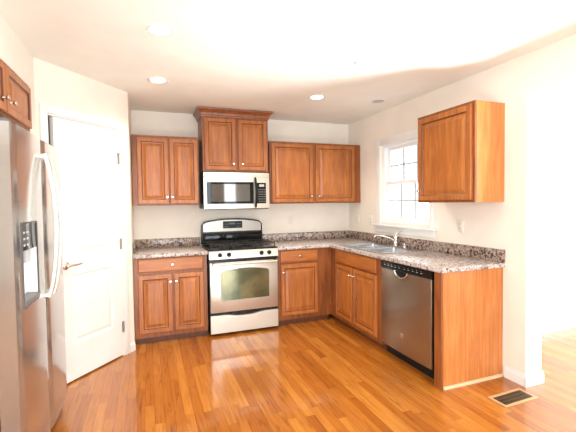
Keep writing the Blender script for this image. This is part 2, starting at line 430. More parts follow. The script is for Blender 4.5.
# slab with two moulded panels
bm = bmesh.new()
pz = [LZ0, .30, .86, 1.02, 1.965, LZ1]; px_ = [LX0, LX0+.105, LX1-.105, LX1]
t = bmesh.new()
def quad(a, b_, c, d): t.faces.new([t.verts.new(p) for p in (a, b_, c, d)])
for i in range(3):
    for j in range(5):
        x0, x1, z0, z1 = px_[i], px_[i+1], pz[j], pz[j+1]
        if i == 1 and j in (1, 3):
            rings = [(0, 0), (.008, .006), (.018, .008), (.03, .008), (.048, .002)]
            prev = None
            for ins, rec in rings:
                cur = [(x0+ins, rec, z0+ins), (x1-ins, rec, z0+ins), (x1-ins, rec, z1-ins), (x0+ins, rec, z1-ins)]
                if prev:
                    for k in range(4): quad(prev[k], prev[(k+1) % 4], cur[(k+1) % 4], cur[k])
                prev = cur
            quad(*prev)
        else: quad((x0, 0, z0), (x1, 0, z0), (x1, 0, z1), (x0, 0, z1))
c = [(LX0, LZ0), (LX1, LZ0), (LX1, LZ1), (LX0, LZ1)]
for k in range(4):
    (xa, za), (xb, zb) = c[k], c[(k+1) % 4]; quad((xa, 0, za), (xa, .035, za), (xb, .035, zb), (xb, 0, zb))
quad((LX0, .035, LZ0), (LX0, .035, LZ1), (LX1, .035, LZ1), (LX1, .035, LZ0))
bmesh.ops.remove_doubles(t, verts=t.verts[:], dist=1e-5); merge(bm, t)
slab = mesh_obj('door_leaf', bm, 'door', frame_root)
# lever handle
hx, hz = LX0+.065, .94
bm = bmesh.new()
add_lathe(bm, [(0, 0), (.031, 0), (.031, .006), (.024, .011), (.012, .013), (.011, .042), (0, .045)], 20, rotx((hx, 0, hz), 'X', 90))
add_tube(bm, [(hx-.005, -.042, hz), (hx+.03, -.046, hz+.003), (hx+.07, -.045, hz+.001), (hx+.115, -.042, hz+.004)], [.010, .009, .008, .006], 10)
mesh_obj('door_handle', bm, 'nickel', slab, smooth=True)
for z in (1.834, 1.052, .278):
    bm = bmesh.new(); add_tube(bm, [(DS1-.014, -.008, z-.05), (DS1-.014, -.008, z+.05)], .0075, 10); add_box(bm, DS1-.022, DS1-.008, -.002, .0, z-.045, z+.045)
    if z > 1.5: add_tube(bm, [(DS1-.03, -.012, z+.05), (DS1+.01, -.012, z+.05)], .005, 8)
    mesh_obj('hinge', bm, 'steelback', frame_root, smooth=True)

# ---------------------------------------------------------------- window in the right wall
win = structure(bpy.data.objects.new('window_1', None)); COL.objects.link(win); win.location = (X, 0, 0)
CY0, CY1 = -.692, -1.662
bm = bmesh.new()
def wb(y0, y1, z0, z1, x0, x1, bev=0): add_box(bm, x0, x1, y0, y1, z0, z1, bev=bev)
wb(CY0, WY0, 1.13, 2.153, -.018, 0, .004); wb(WY1, CY1+.0, 1.13, 2.153, -.018, 0, .004); wb(WY0, WY1, WZ1, 2.153, -.018, 0, .004)
mesh_obj('window_casing', bm, 'trim', win, smooth=True)
bm = bmesh.new(); wb(-.63, -1.715, 1.118, 1.14, -.05, 0, .004); wb(WY0, WY1, 1.141, WZ0+.004, .001, .1); wb(-.67, -1.68, 1.045, 1.118, -.014, 0, .004)
mesh_obj('window_sill', bm, 'trim', win, smooth=True)
F0, F1, G0, G1 = WY0, WY1, WZ0, WZ1
bm = bmesh.new()
for (a, b_) in ((F0, F0-.03), (F1+.03, F1)): wb(a, b_, G0, G1, .03, .13)
wb(F0-.03, F1+.03, G1-.03, G1, .03, .13); wb(F0-.03, F1+.03, G0, G0+.025, .03, .13)
mesh_obj('window_frame', bm, 'vinyl', win)
ZM = 1.625
def sash(z0, z1, x):
    global bm
    y0, y1 = F0-.03, F1+.03; s = .038
    bm = bmesh.new()
    wb(y0, y0-s, z0, z1, x, x+.028); wb(y1+s, y1, z0, z1, x, x+.028); wb(y0-s, y1+s, z1-s, z1, x, x+.028); wb(y0-s, y1+s, z0, z0+s, x, x+.028)
    so = mesh_obj('sash', bm, 'vinyl', win)
    bm = bmesh.new(); ya, yb, za, zb = y0-s, y1+s, z0+s, z1-s
    for k in (1, 2): yy = ya+(yb-ya)*k/3; wb(yy-.008, yy+.008, za, zb, x+.006, x+.020)
    zz = (za+zb)/2
    for k in range(3):
        ya_ = ya+(yb-ya)*k/3 - (.008 if k else 0); yb_ = ya+(yb-ya)*(k+1)/3 + (.008 if k < 2 else 0)
        wb(ya_, yb_, zz-.008, zz+.008, x+.006, x+.020)
    mesh_obj('muntin_grid', bm, 'ltgrey', so)
    bm = bmesh.new(); wb(ya, yb, za, zb, x+.022, x+.026); mesh_obj('pane', bm, 'glass', so)
sash(ZM-.015, G1-.03, .085); sash(G0+.025, ZM+.02, .05)

# ---------------------------------------------------------------- cabinets
RAISED = [(0, .005), (.002, .002), (.006, 0), (.043, 0), (.047, .002), (.051, .010), (.060, .011), (.066, .009), (.088, .002), (.092, .0015)]
SLAB = [(0, .006), (.003, .003), (.010, .001), (.013, 0)]
TH = .020
def knob(parent, x, y, z):
    bm = bmesh.new()
    add_lathe(bm, [(0, 0), (.009, 0), (.0075, .004), (.0055, .012), (.008, .016), (.0145, .021), (.0155, .025), (.012, .030), (0, .032)], 16, rotx((x, y, z), 'X', 90))
    return mesh_obj('knob', bm, 'nickel', parent, smooth=True)
def cab_door(root, x0, x1, z0, z1, yf, kx, kz, kind='door'):
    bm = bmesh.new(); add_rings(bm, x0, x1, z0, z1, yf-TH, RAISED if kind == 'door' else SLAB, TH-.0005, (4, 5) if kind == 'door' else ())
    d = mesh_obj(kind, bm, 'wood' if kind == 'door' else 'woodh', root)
    d.data.materials.append(M['glaze_shade'])
    if kx is not None: knob(d, kx, yf-TH-.0, kz)
    return d
def face_frame(root, x0, x1, z0, z1, yf, stiles, rails):
    """stiles/rails: lists of (a, b); one mesh"""
    bm = bmesh.new(); cuts = sorted(set([x0, x1] + [v for s in stiles for v in s])); zc = sorted(set([z0, z1] + [v for r in rails for v in r]))
    t = bmesh.new()
    def keep(i, j):
        cx = (cuts[i]+cuts[i+1])/2; cz = (zc[j]+zc[j+1])/2
        return any(a <= cx <= b for a, b in stiles) or any(a <= cz <= b for a, b in rails)
    add_cells(t, cuts, zc, keep, 0, .019)
    for v in t.verts: a, b_, c = v.co; v.co = (a, yf + c, b_)
    merge(bm, t)
    return mesh_obj('face_frame', bm, 'frame', root)
def carcass(root, x0, x1, z0, z1, yf, depth, mat='side', toe=False, top=True):
    t = .012; bm = bmesh.new()
    y0, y1 = yf+.019, depth
    add_box(bm, x0, x0+t, y0, y1, z0, z1); add_box(bm, x1-t, x1, y0, y1, z0, z1)
    add_box(bm, x0+t, x1-t, y1-.006, y1, z0, z1)
    add_box(bm, x0+t, x1-t, y0, y1-.006, z0, z0+t)
    if top: add_box(bm, x0+t, x1-t, y0, y1-.006, z1-t, z1)
    mesh_obj('cabinet_box', bm, mat, root)
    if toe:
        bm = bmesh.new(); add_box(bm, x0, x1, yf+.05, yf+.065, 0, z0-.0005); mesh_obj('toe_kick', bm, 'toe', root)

BZ0, BZ1 = .065, .876
YB = -.60            # base face frame front plane (doors proud of it)
YU = -.305
# left base cabinet
c = thing('base_cabinet', 'cherry wood base cabinet with one drawer and two doors, between white pantry corner and range', 'cabinet', (0, -.002, 0), group='cherry base cabinets')
face_frame(c, .025, .748, BZ0, BZ1, YB, [(.025, .10), (.70, .748), (.385, .42)], [(BZ0, .13), (.70, .74), (.865, BZ1)])
carcass(c, .025, .748, BZ0, BZ1, YB, 0, 'frame', toe=True, top=False)
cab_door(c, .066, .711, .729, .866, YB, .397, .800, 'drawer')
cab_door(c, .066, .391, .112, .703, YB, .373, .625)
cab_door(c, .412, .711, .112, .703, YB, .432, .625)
# right base cabinet beside range
c = thing('base_cabinet', 'narrow cherry base cabinet with one drawer over one door, right of range in the corner', 'cabinet', (0, -.002, 0), group='cherry base cabinets')
face_frame(c, 1.54, 2.208, BZ0, BZ1, YB, [(1.54, 1.585), (2.03, 2.208)], [(BZ0, .13), (.705, .74), (.865, BZ1)])
carcass(c, 1.54, 2.20, BZ0, BZ1, YB, 0, 'frame', toe=True, top=False)
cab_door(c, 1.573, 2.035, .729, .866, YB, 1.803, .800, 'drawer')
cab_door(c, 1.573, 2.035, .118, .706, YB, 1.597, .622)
# sink base cabinet, right run (local x runs from corner towards the camera)
def RUN(y0): return (X-.002, y0, 0)
c = thing('sink_base_cabinet', 'cherry sink base cabinet with plain false front and two doors, under the window', 'cabinet', RUN(-.603), -math.pi/2)
o_ = lambda y: -y-.603
face_frame(c, 0, o_(-1.652), BZ0, BZ1, YB, [(0, .15), (o_(-1.125), o_(-1.158)), (o_(-1.56), o_(-1.652))], [(BZ0, .13), (.705, .74), (.865, BZ1)])
t_ = bmesh.new()
carcass(c, 0, o_(-1.652), BZ0, BZ1, YB, 0, 'frame', toe=True, top=False)
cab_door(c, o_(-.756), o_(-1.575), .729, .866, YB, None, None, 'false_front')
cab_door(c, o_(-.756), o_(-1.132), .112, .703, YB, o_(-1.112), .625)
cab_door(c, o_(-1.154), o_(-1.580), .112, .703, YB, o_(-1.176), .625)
# end panel of the right run
EY = -2.4306
c = thing('end_panel', 'light cherry veneer end panel closing the counter run beside dishwasher', 'cabinet panel', (X-.002, EY, 0), -math.pi/2)
bm = bmesh.new(); add_box(bm, -.02, 0, -.598, 0, 0, BZ1); mesh_obj('panel', bm, 'side', c)
bm = bmesh.new(); add_box(bm, -.072, 0, -.618, -.599, 0.0, BZ1); mesh_obj('stile', bm, 'frame', c)
bm = bmesh.new(); add_poly(bm, [(0, .0), (.016, .0), (.014, .010), (.008, .016), (0, .018)], 'y', -.60, -.003); mesh_obj('shoe_moulding', bm, 'stripwood', c)
# wall cabinets
c = thing('wall_cabinet', 'cherry two-door wall cabinet left of the taller microwave cabinet', 'cabinet', (0, -.002, 0), group='cherry wall cabinets')
face_frame(c, .030, .722, ZB, ZT, YU, [(.030, .10), (.385, .43), (.69, .722)], [(ZB, 1.44), (2.12, ZT)])
carcass(c, .030, .722, ZB, ZT, YU, 0, 'wood')
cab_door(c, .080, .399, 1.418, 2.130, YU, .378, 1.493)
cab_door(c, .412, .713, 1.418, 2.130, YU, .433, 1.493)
c = thing('wall_cabinet', 'cherry two-door wall cabinet running into the corner, right of microwave', 'cabinet', (0, -.002, 0), group='cherry wall cabinets')
face_frame(c, 1.556, X-.003, ZB, ZT, YU, [(1.556, 1.60), (2.10, 2.18), (2.70, X-.003)], [(ZB, 1.44), (2.12, ZT)])
carcass(c, 1.556, X-.003, ZB, ZT, YU, 0, 'wood')
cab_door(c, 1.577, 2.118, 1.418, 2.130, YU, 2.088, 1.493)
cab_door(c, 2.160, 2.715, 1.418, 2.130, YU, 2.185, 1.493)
# tall cabinet over microwave with crown
YM = -.36
c = thing('wall_cabinet', 'taller cherry cabinet with crown moulding mounted above microwave', 'cabinet', (0, -.002, 0), group='cherry wall cabinets')
face_frame(c, .762, 1.522, 1.776, 2.40, YM, [(.762, .80), (1.125, 1.175), (1.485, 1.522)], [(1.776, 1.81), (2.36, 2.40)])
carcass(c, .762, 1.522, 1.776, 2.40, YM, 0, 'frame')
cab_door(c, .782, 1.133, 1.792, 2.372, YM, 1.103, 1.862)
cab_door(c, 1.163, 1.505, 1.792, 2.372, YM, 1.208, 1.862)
bm = bmesh.new(); t = bmesh.new(); prev = None
for z, o in ((2.385, .001), (2.385, .008), (2.398, .010), (2.405, .016), (2.425, .020), (2.445, .034), (2.455, .046), (2.460, .052), (2.474, .054)):
    cur = [t.verts.new(p) for p in ((.762-o, 0, z), (.762-o, YM-o, z), (1.522+o, YM-o, z), (1.522+o, 0, z))]
    if prev:
        for k in range(4): t.faces.new((prev[k], prev[(k+1) % 4], cur[(k+1) % 4], cur[k]))
    else: t.faces.new(cur)
    prev = cur
t.faces.new(prev[::-1]); merge(bm, t); mesh_obj('crown_moulding', bm, 'frame', c)
# right wall cabinet
c = thing('wall_cabinet', 'single-door cherry wall cabinet on the right wall beside the window', 'cabinet', RUN(-1.8005), -math.pi/2, group='cherry wall cabinets')
WW = 2.4396-1.8005
z0, z1 = 1.395, 2.165
face_frame(c, 0, WW, z0, z1, YU, [(0, .045), (WW-.045, WW)], [(z0, z0+.04), (z1-.04, z1)])
carcass(c, 0, WW, z0, z1, YU, 0, 'side')
cab_door(c, .022, WW-.022, z0+.018, z1-.026, YU, .05, z0+.105)
# cabinet above fridge (faces +x): local x -> world y
c = thing('wall_cabinet', 'short two-door cherry cabinet above the stainless refrigerator', 'cabinet', (-1.198, -2.565, 0), math.pi/2, group='cherry wall cabinets')
fz0, fz1 = 1.925, 2.232
FY = -.625
CWD = -1.552+2.565
face_frame(c, 0, CWD, fz0, fz1, FY, [(0, .04), (CWD-.04, CWD), (CWD/2-.02, CWD/2+.02)], [(fz0, fz0+.035), (fz1-.035, fz1)])
carcass(c, 0, CWD, fz0, fz1, FY, 0, 'frame')
cab_door(c, .018, CWD/2-.008, fz0+.016, fz1-.018, FY, CWD/2-.06, fz0+.085)
cab_door(c, CWD/2+.008, CWD-.018, fz0+.016, fz1-.018, FY, CWD/2+.06, fz0+.085)

# ---------------------------------------------------------------- worktops
CT0, CT1 = .8765, .914
def backsplash(parent, cells): pass
c = thing('countertop', 'short grey-brown granite pattern worktop left of the range', 'countertop', (0, 0, 0), group='granite pattern worktops')
bm = bmesh.new(); add_box(bm, .0235, .757, -.637, -.002, CT0, CT1, bev=.007, seg=3); mesh_obj('worktop', bm, 'counter', c, smooth=True)
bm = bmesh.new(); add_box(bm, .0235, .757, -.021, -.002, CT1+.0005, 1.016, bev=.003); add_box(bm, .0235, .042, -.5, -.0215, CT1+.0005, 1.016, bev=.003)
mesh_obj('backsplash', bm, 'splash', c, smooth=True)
c = thing('countertop', 'long L-shaped granite pattern worktop holding the sink, under the window', 'countertop', (0, 0, 0), group='granite pattern worktops')
SX0, SX1, SY0, SY1 = 2.235, 2.765, -1.60, -.76      # sink outline
HX0, HX1 = SX0+.02, SX1-.02; HY0, HY1 = SY0+.02, SY1-.02
xs = [1.533, X-.637, HX0, HX1, X-.002]; ys = [-2.452, HY0, HY1, -.637, -.002]
def keepc(i, j):
    if i == 0: return j == 3
    if i == 2 and j == 1: return False
    return True
bm = bmesh.new(); add_cells(bm, xs, ys, keepc, CT0, CT1, bev=.006); mesh_obj('worktop', bm, 'counter', c, smooth=True)
bm = bmesh.new()
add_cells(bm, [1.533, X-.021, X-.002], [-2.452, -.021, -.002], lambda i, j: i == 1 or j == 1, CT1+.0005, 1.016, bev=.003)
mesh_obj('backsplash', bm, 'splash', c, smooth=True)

# ---------------------------------------------------------------- sink and faucet
c = thing('sink', 'double-bowl stainless steel sink set into the worktop below the window', 'sink', (0, 0, CT1))
bm = bmesh.new()
ymid = (SY0+SY1)/2
bowls = [(SX0+.035, SX1-.085, SY0+.035, ymid-.018), (SX0+.035, SX1-.085, ymid+.018, SY1-.035)]
xs = [SX0, SX0+.035, SX1-.085, SX1]; ys = [SY0, SY0+.035, ymid-.018, ymid+.018, SY1-.035, SY1]
add_cells(bm, xs, ys, lambda i, j: not (i == 1 and j in (1, 3)), .0008, .006, bev=.0018)
for (a, b_, d, e) in bowls:
    t = bmesh.new(); prev = None
    for z, o in ((.004, 0), (-.01, .002), (-.15, .012), (-.172, .022), (-.178, .045)):
        cur = [t.verts.new(p) for p in ((a+o, d+o, z), (b_-o, d+o, z), (b_-o, e-o, z), (a+o, e-o, z))]
        if prev:
            for k in range(4): t.faces.new((prev[k], prev[(k+1) % 4], cur[(k+1) % 4], cur[k]))
        prev = cur
    t.faces.new(prev)
    bmesh.ops.bevel(t, geom=[ed for ed in t.edges if abs(ed.verts[0].co.z-ed.verts[1].co.z) > .008], offset=.02, segments=3, affect='EDGES')
    merge(bm, t)
me_s = mesh_obj('basin', bm, 'sinksteel', c, smooth=True)
md = me_s.modifiers.new('thick', 'SOLIDIFY'); md.thickness = .0007; md.offset = 0
for (a, b_, d, e) in bowls:
    bm = bmesh.new(); add_lathe(bm, [(0, 0), (.042, 0), (.042, .003), (.03, .002), (0, -.0)], 20, Matrix.Translation(((a+b_)/2, (d+e)/2, -.1765)))
    mesh_obj('drain', bm, 'chrome', c, smooth=True)
fx, fy = SX1-.045, -1.17
c = thing('faucet', 'chrome single-lever kitchen faucet with low spout behind the sink', 'faucet', (fx, fy, CT1+.0065))
bm = bmesh.new(); add_lathe(bm, [(0, 0), (.028, 0), (.028, .006), (.021, .014), (.019, .05), (.021, .085), (.022, .105), (.016, .118), (0, .12)], 20)
mesh_obj('faucet_body', bm, 'chrome', c, smooth=True)
bm = bmesh.new(); add_tube(bm, [(-.015, .0, .06), (-.06, .012, .085), (-.12, .03, .108), (-.18, .05, .122), (-.215, .062, .120), (-.226, .066, .102)], [.009, .0085, .008, .0075, .008, .0095], 12)
mesh_obj('spout', bm, 'chrome', c, smooth=True)
bm = bmesh.new(); add_tube(bm, [(0, 0, .118), (.012, -.01, .135), (.03, -.03, .155), (.04, -.05, .165)], [.012, .008, .007, .009], 10)
mesh_obj('lever', bm, 'chrome', c, smooth=True)
bm = bmesh.new(); add_box(bm, -.025, .025, -.12, .12, -.0, .004, bev=.0015); mesh_obj('deck_plate', bm, 'chrome', c, smooth=True)
c = thing('sink_sprayer', 'small chrome side sprayer standing on sink rim right of faucet', 'sprayer', (fx, fy-.155, CT1+.0065))
bm = bmesh.new(); add_lathe(bm, [(0, 0), (.02, 0), (.02, .005), (.013, .012), (.012, .02), (.015, .028), (.014, .038), (0, .041)], 16); mesh_obj('spray_head', bm, 'chrome', c, smooth=True)

# ---------------------------------------------------------------- range
RX0, RX1 = .7635, 1.5265; RW = RX1-RX0
c = thing('gas_range', 'stainless freestanding gas range with black cooktop between the base cabinets', 'stove', (RX0, 0, 0))
bm = bmesh.new(); add_box(bm, 0, .012, -.625, -.02, .03, .90); add_box(bm, RW-.012, RW, -.625, -.02, .03, .90); add_box(bm, .012, RW-.012, -.04, -.02, .03, .90)
add_box(bm, .012, RW-.012, -.6255, -.04, .03, .05); add_box(bm, .012, RW-.012, -.6255, -.615, .05, .90)
mesh_obj('range_body', bm, 'black', c)
for xx in (.04, RW-.04):
    for yy in (-.58, -.08):
        bm = bmesh.new(); add_lathe(bm, [(0, 0), (.016, 0), (.016, .006), (.008, .01), (.008, .03), (0, .03)], 12, Matrix.Translation((xx, yy, 0))); mesh_obj('foot', bm, 'plastic', c, smooth=True)
def prof_x(name, pts, x0, x1, mat, bev=0):
    bm = bmesh.new(); add_poly(bm, pts, 'x', x0, x1)
    if bev: bmesh.ops.bevel(bm, geom=bm.edges[:], offset=bev, segments=2, affect='EDGES')
    return mesh_obj(name, bm, mat, c, smooth=bool(bev))
# storage drawer with arched top
def arch(x0, x1, z0, z1, rise, n=16, inv=False):
    pts = [(x0, z0), (x1, z0)]
    for i in range(n+1):
        s = 1-2*i/n; pts.append(((x0+x1)/2 + s*(x1-x0)/2, z1 + rise*(1-s*s)))
    return pts
def oven_outline(x0, x1, z0, z1, rise, r=.035):
    pts = []
    def corner(cx, cz, a0, rr): return [(cx+rr*math.cos(R(a0+18*k)), cz+rr*math.sin(R(a0+18*k))) for k in range(6)]
    pts += corner(x0+r*.5, z0+r*.5, 180, r*.5); pts += corner(x1-r*.5, z0+r*.5, 270, r*.5); pts += corner(x1-r, z1-r, 0, r)
    for i in range(1, 12): s = 1-2*i/12; pts.append(((x0+x1)/2+s*((x1-x0)/2-r), z1+rise*(1-s*s)))
    pts += corner(x0+r, z1-r, 90, r)
    return pts
bm = bmesh.new(); pts = [(.006, .03), (RW-.006, .03)]
for i in range(17):
    s = 1-2*i/16; pts.append((RW/2+s*(RW/2-.006), .222 - .022*math.exp(-(s/.42)**4)))
add_poly(bm, pts, 'y', -.66, -.626); bmesh.ops.bevel(bm, geom=[e for e in bm.edges if abs(e.verts[0].co.y-e.verts[1].co.y) < 1e-5 and e.verts[0].co.y < -.65], offset=.005, segments=2, affect='EDGES')
mesh_obj('storage_drawer', bm, 'steel', c, smooth=True)
# oven door
bm = bmesh.new(); add_box(bm, .006, RW-.006, -.66, -.627, .252, .787, bev=.006); od = mesh_obj('oven_door', bm, 'steel', c, smooth=True)
bm = bmesh.new(); add_poly(bm, oven_outline(.120, .658, .374, .694, .024), 'y', -.6625, -.6595); mesh_obj('oven_window', bm, 'ovenglass', od)
def outline_tube(pts, y, r):
    bm = bmesh.new(); q = [(p[0], y, p[1]) for p in pts]; q.append(q[0]); q.append(q[1]); add_tube(bm, q, r, 8, caps=True); return bm
mesh_obj('window_trim', outline_tube(oven_outline(.120, .658, .374, .694, .024), -.661, .004), 'ltgrey', od, smooth=True)
bm = bmesh.new(); hz = .772
pts = [(.03+(RW-.06)*i/12, -.700-.012*math.sin(math.pi*i/12), hz+.0*math.sin(math.pi*i/12)) for i in range(13)]
add_tube(bm, pts, .013, 12); ho = mesh_obj('oven_handle', bm, 'steel', od, smooth=True)
for xx in (.042, RW-.042):
    bm = bmesh.new(); add_box(bm, xx-.016, xx+.016, -.70, -.66, hz-.014, hz+.014, bev=.004); mesh_obj('handle_bracket', bm, 'plastic', od, smooth=True)
# control panel
prof_x('vent_strip', [(-.626, .790), (-.645, .790), (-.645, .822), (-.626, .822)], .006, RW-.006, 'black')
cp = prof_x('control_panel', [(-.60, .824), (-.668, .824), (-.668, .832), (-.648, .908), (-.60, .908)], .0, RW, 'steel', .002)
for kx in (.115, .212, .572, .660):
    bm = bmesh.new(); M4 = Matrix.Translation((kx, -.6595, .866)) @ Matrix.Rotation(R(75), 4, 'X')
    add_lathe(bm, [(0, 0), (.024, 0), (.024, .004), (.019, .006), (.018, .026), (.015, .030), (0, .030)], 20, M4)
    t = bmesh.new(); add_box(t, -.005, .005, -.018, .018, .024, .036, bev=.002); merge(bm, t, M4)
    mesh_obj('burner_knob', bm, 'plastic', cp, smooth=True)
# cooktop
bm = bmesh.new(); add_box(bm, 0, RW, -.656, -.075, .909, .925, bev=.006); ct = mesh_obj('cooktop', bm, 'black', c, smooth=True)
for bx, by, br in ((.19, -.50, .05), (.19, -.23, .04), (RW-.19, -.50, .055), (RW-.19, -.23, .042), (RW/2, -.365, .04)):
    bm = bmesh.new(); add_lathe(bm, [(0, 0), (br*1.3, 0), (br*1.25, .004), (br, .006), (br, .014), (br*.8, .016), (br*.8, .022), (0, .024)], 24, Matrix.Translation((bx, by, .925)))
    mesh_obj('burner', bm, 'iron', ct, smooth=True)
for gx0, gx1 in ((.03, .262), (.267, RW-.267), (RW-.262, RW-.03)):
    bm = bmesh.new(); zt = .965; r = .0055
    def bar(a, b_): 
        a = Vector(a); b_ = Vector(b_); add_tube(bm, [a, b_], r, 6)
    gy0, gy1 = -.63, -.11
    for yy in (gy0, gy1, (gy0+gy1)/2): bar((gx0, yy, zt), (gx1, yy, zt))
    for xx in (gx0, gx1): bar((xx, gy0, zt), (xx, gy1, zt))
    mx_ = (gx0+gx1)/2
    bar((mx_, gy0, zt), (mx_, gy1, zt))
    for yy in (-.50, -.23):
        bar((gx0, yy, zt), (mx_-.022, yy, zt+.004)); bar((gx1, yy, zt), (mx_+.022, yy, zt+.004))
    for xx in (gx0, gx1):
        for yy in (gy0, gy1): bar((xx, yy, zt), (xx, yy, .926))
    mesh_obj('grate', bm, 'iron', ct, smooth=True)
# backguard
pts = [(.0, .928), (RW, .928)]
n = 20
for i in range(n+1):
    s = 1-2*i/n; pts.append((RW/2+s*RW/2*.985, 1.19+.042*(1-abs(s)**2.2) - (.03 if abs(s) == 1 else 0)))
bm = bmesh.new(); add_poly(bm, pts, 'y', -.072, -.022); bmesh.ops.bevel(bm, geom=[e for e in bm.edges if e.verts[0].co.y < -.07 and e.verts[1].co.y < -.07], offset=.004, segments=2, affect='EDGES')
bgd = mesh_obj('backguard', bm, 'black', c, smooth=True)
pts = [(.024, 1.075), (RW-.024, 1.075)]
for i in range(n+1):
    s = 1-2*i/n; pts.append((RW/2+s*(RW/2-.024), 1.178+.037*(1-abs(s)**2.2) - (.012 if abs(s) == 1 else 0)))
bm = bmesh.new(); add_poly(bm, pts, 'y', -.082, -.0725); bmesh.ops.bevel(bm, geom=[e for e in bm.edges if e.verts[0].co.y < -.08 and e.verts[1].co.y < -.08], offset=.002, segments=2, affect='EDGES')
mesh_obj('backguard_fascia', bm, 'steelback', bgd, smooth=True)
bm = bmesh.new(); add_box(bm, .262, .500, -.085, -.0825, 1.112, 1.198, bev=.001); dp = mesh_obj('display_panel', bm, 'plastic', bgd)
bm = bmesh.new(); add_box(bm, .34, .41, -.0857, -.0852, 1.158, 1.178); mesh_obj('clock_display', bm, 'led', dp)
for i in range(4):
    for j in range(2):
        for x0 in (.278, .43): box('button', 'grey', dp, x0+i*.014, x0+.009+i*.014, -.0857, -.0852, 1.130+j*.03, 1.137+j*.03)
bm = bmesh.new(); add_box(bm, .02, RW-.02, -.095, -.073, .93, 1.055, bev=.006); mesh_obj('backguard_lower_panel', bm, 'blackglass', bgd, smooth=True)

# ---------------------------------------------------------------- microwave
c = thing('microwave', 'stainless over-the-range microwave with black handle under the tall cabinet', 'microwave', (.758, 0, 0))
MW = .762; mz0, mz1 = 1.345, 1.766
bm = bmesh.new(); add_box(bm, .0, MW, -.385, -.003, mz0+.012, mz1-.002, bev=.003); mesh_obj('microwave_body', bm, 'plastic', c, smooth=True)
# front fascia bowed slightly, from x-profile arcs
def bowed(name, x0, x1, z0, z1, yb, d0, bow, mat, parent, full=(0, MW), bev=.004, segs=14):
    bm = bmesh.new(); pts = []
    f0, f1 = full; mid = (f0+f1)/2; hw = (f1-f0)/2
    yy = lambda x: yb - d0 - bow*(1-((x-mid)/hw)**2)
    for i in range(segs+1): x = x0+(x1-x0)*i/segs; pts.append((x, yy(x)))
    for i in range(segs, -1, -1): x = x0+(x1-x0)*i/segs; pts.append((x, yb if mat != 'thin' else yy(x)+.004))
    add_poly(bm, pts, 'z', z0, z1)
    if bev: bmesh.ops.bevel(bm, geom=[e for e in bm.edges if e.calc_face_angle(0) > .6], offset=bev, segments=2, affect='EDGES')
    return mesh_obj(name, bm, mat, parent, smooth=True)
DMW = .585
fr = bowed('microwave_door', 0.002, DMW, mz0+.01, mz1-.055, -.386, .024, .016, 'steel', c)
bowed('fascia', DMW+.003, MW-.002, mz0+.01, mz1-.055, -.386, .024, .016, 'steel', c)
bowed('top_vent', 0.002, MW-.002, mz1-.052, mz1-.003, -.386, .020, .016, 'steel', c)
bowed('bottom_lip', .01, MW-.01, mz0, mz0+.0095, -.386, .012, .018, 'plastic', c, bev=.002)
bowed('door_window_frame', .032, .565, 1.408, 1.655, -.386, .0255, .0163, 'blackglass', fr, bev=.001)
bowed('door_window', .085, .52, 1.435, 1.63, -.386, .0268, .0166, 'microglass', fr, bev=.0005)
bowed('keypad_panel', .606, .716, 1.410, 1.648, -.386, .0255, .0163, 'blackglass', c, bev=.001)
ym = lambda x: -.386-.0268-.0163*(1-((x-MW/2)/(MW/2))**2)
bm = bmesh.new(); add_box(bm, .632, .692, ym(.66)-.0012, ym(.66)+.004, 1.602, 1.63); mesh_obj('clock_display', bm, 'ltgrey', c)
for i in range(4):
    for j in range(6): xx = .622+i*.023; box('key', 'grey', c, xx, xx+.015, ym(xx)-.001, ym(xx)+.004, 1.428+j*.027, 1.440+j*.027)
bm = bmesh.new()
pts = [(.585, -.44-.030*math.sin(math.pi*i/12), 1.362+(.345)*i/12) for i in range(13)]
add_tube(bm, pts, [.008]+[.0125]*11+[.008], 10); 
for z in (1.385, 1.685): add_box(bm, .577, .593, -.455, -.412, z-.01, z+.01)
mesh_obj('handle', bm, 'plastic', fr, smooth=True)
bm = bmesh.new(); add_lathe(bm, [(0, 0), (.010, 0), (.010, .002), (0, .0025)], 20, rotx((.045, -.414, 1.378), 'X', 90)); mesh_obj('badge', bm, 'grey', fr, smooth=True)

# ---------------------------------------------------------------- dishwasher
c = thing('dishwasher', 'stainless built-in dishwasher with black control strip, right of the sink cabinet', 'dishwasher', RUN(-1.656), -math.pi/2)
DW = 2.354-1.656
bm = bmesh.new(); add_box(bm, .003, DW-.003, -.575, -.02, .10, .868); mesh_obj('tub', bm, 'plastic', c)
bm = bmesh.new(); add_box(bm, .003, DW-.003, -.55, -.53, .0, .099); mesh_obj('toe_panel', bm, 'plastic', c)
dd = bowed('dishwasher_door', .012, DW-.028, .105, .806, -.576, .040, .010, 'steeldw', c, full=(.012, DW-.028), bev=.004)
cs = bowed('control_strip', .006, DW-.02, .809, .868, -.576, .042, .008, 'black', c, full=(.006, DW-.02), bev=.003)
mid = DW/2-.03
# pocket handle: bowl-shaped scoop with bright lip
bm = bmesh.new(); n = 14
pts = [(mid+.085*math.cos(math.pi+math.pi*i/n), .812+.055*math.sin(math.pi+math.pi*i/n)) for i in range(n+1)]
add_poly(bm, pts, 'y', -.630, -.60); mesh_obj('pocket_handle', bm, 'plastic', dd)
bm = bmesh.new(); add_tube(bm, [(p[0], -.633, p[1]) for p in pts], .0065, 8); mesh_obj('handle_lip', bm, 'chrome', dd, smooth=True)
for i in range(10):
    xx = .07+i*.052+(.02 if i > 4 else 0)
    box('control_mark', 'ltgrey', cs, xx, xx+.020, -.6265, -.624, .836, .839)
    box('indicator', 'ltgrey', cs, xx+.004, xx+.008, -.6265, -.624, .850, .853)
bm = bmesh.new(); add_lathe(bm, [(0, 0), (.021, 0), (.021, .002), (.017, .0035), (0, .0035)], 24, rotx((mid, -.6255, .262), 'X', 90)); mesh_obj('badge', bm, 'chrome', dd, smooth=True)

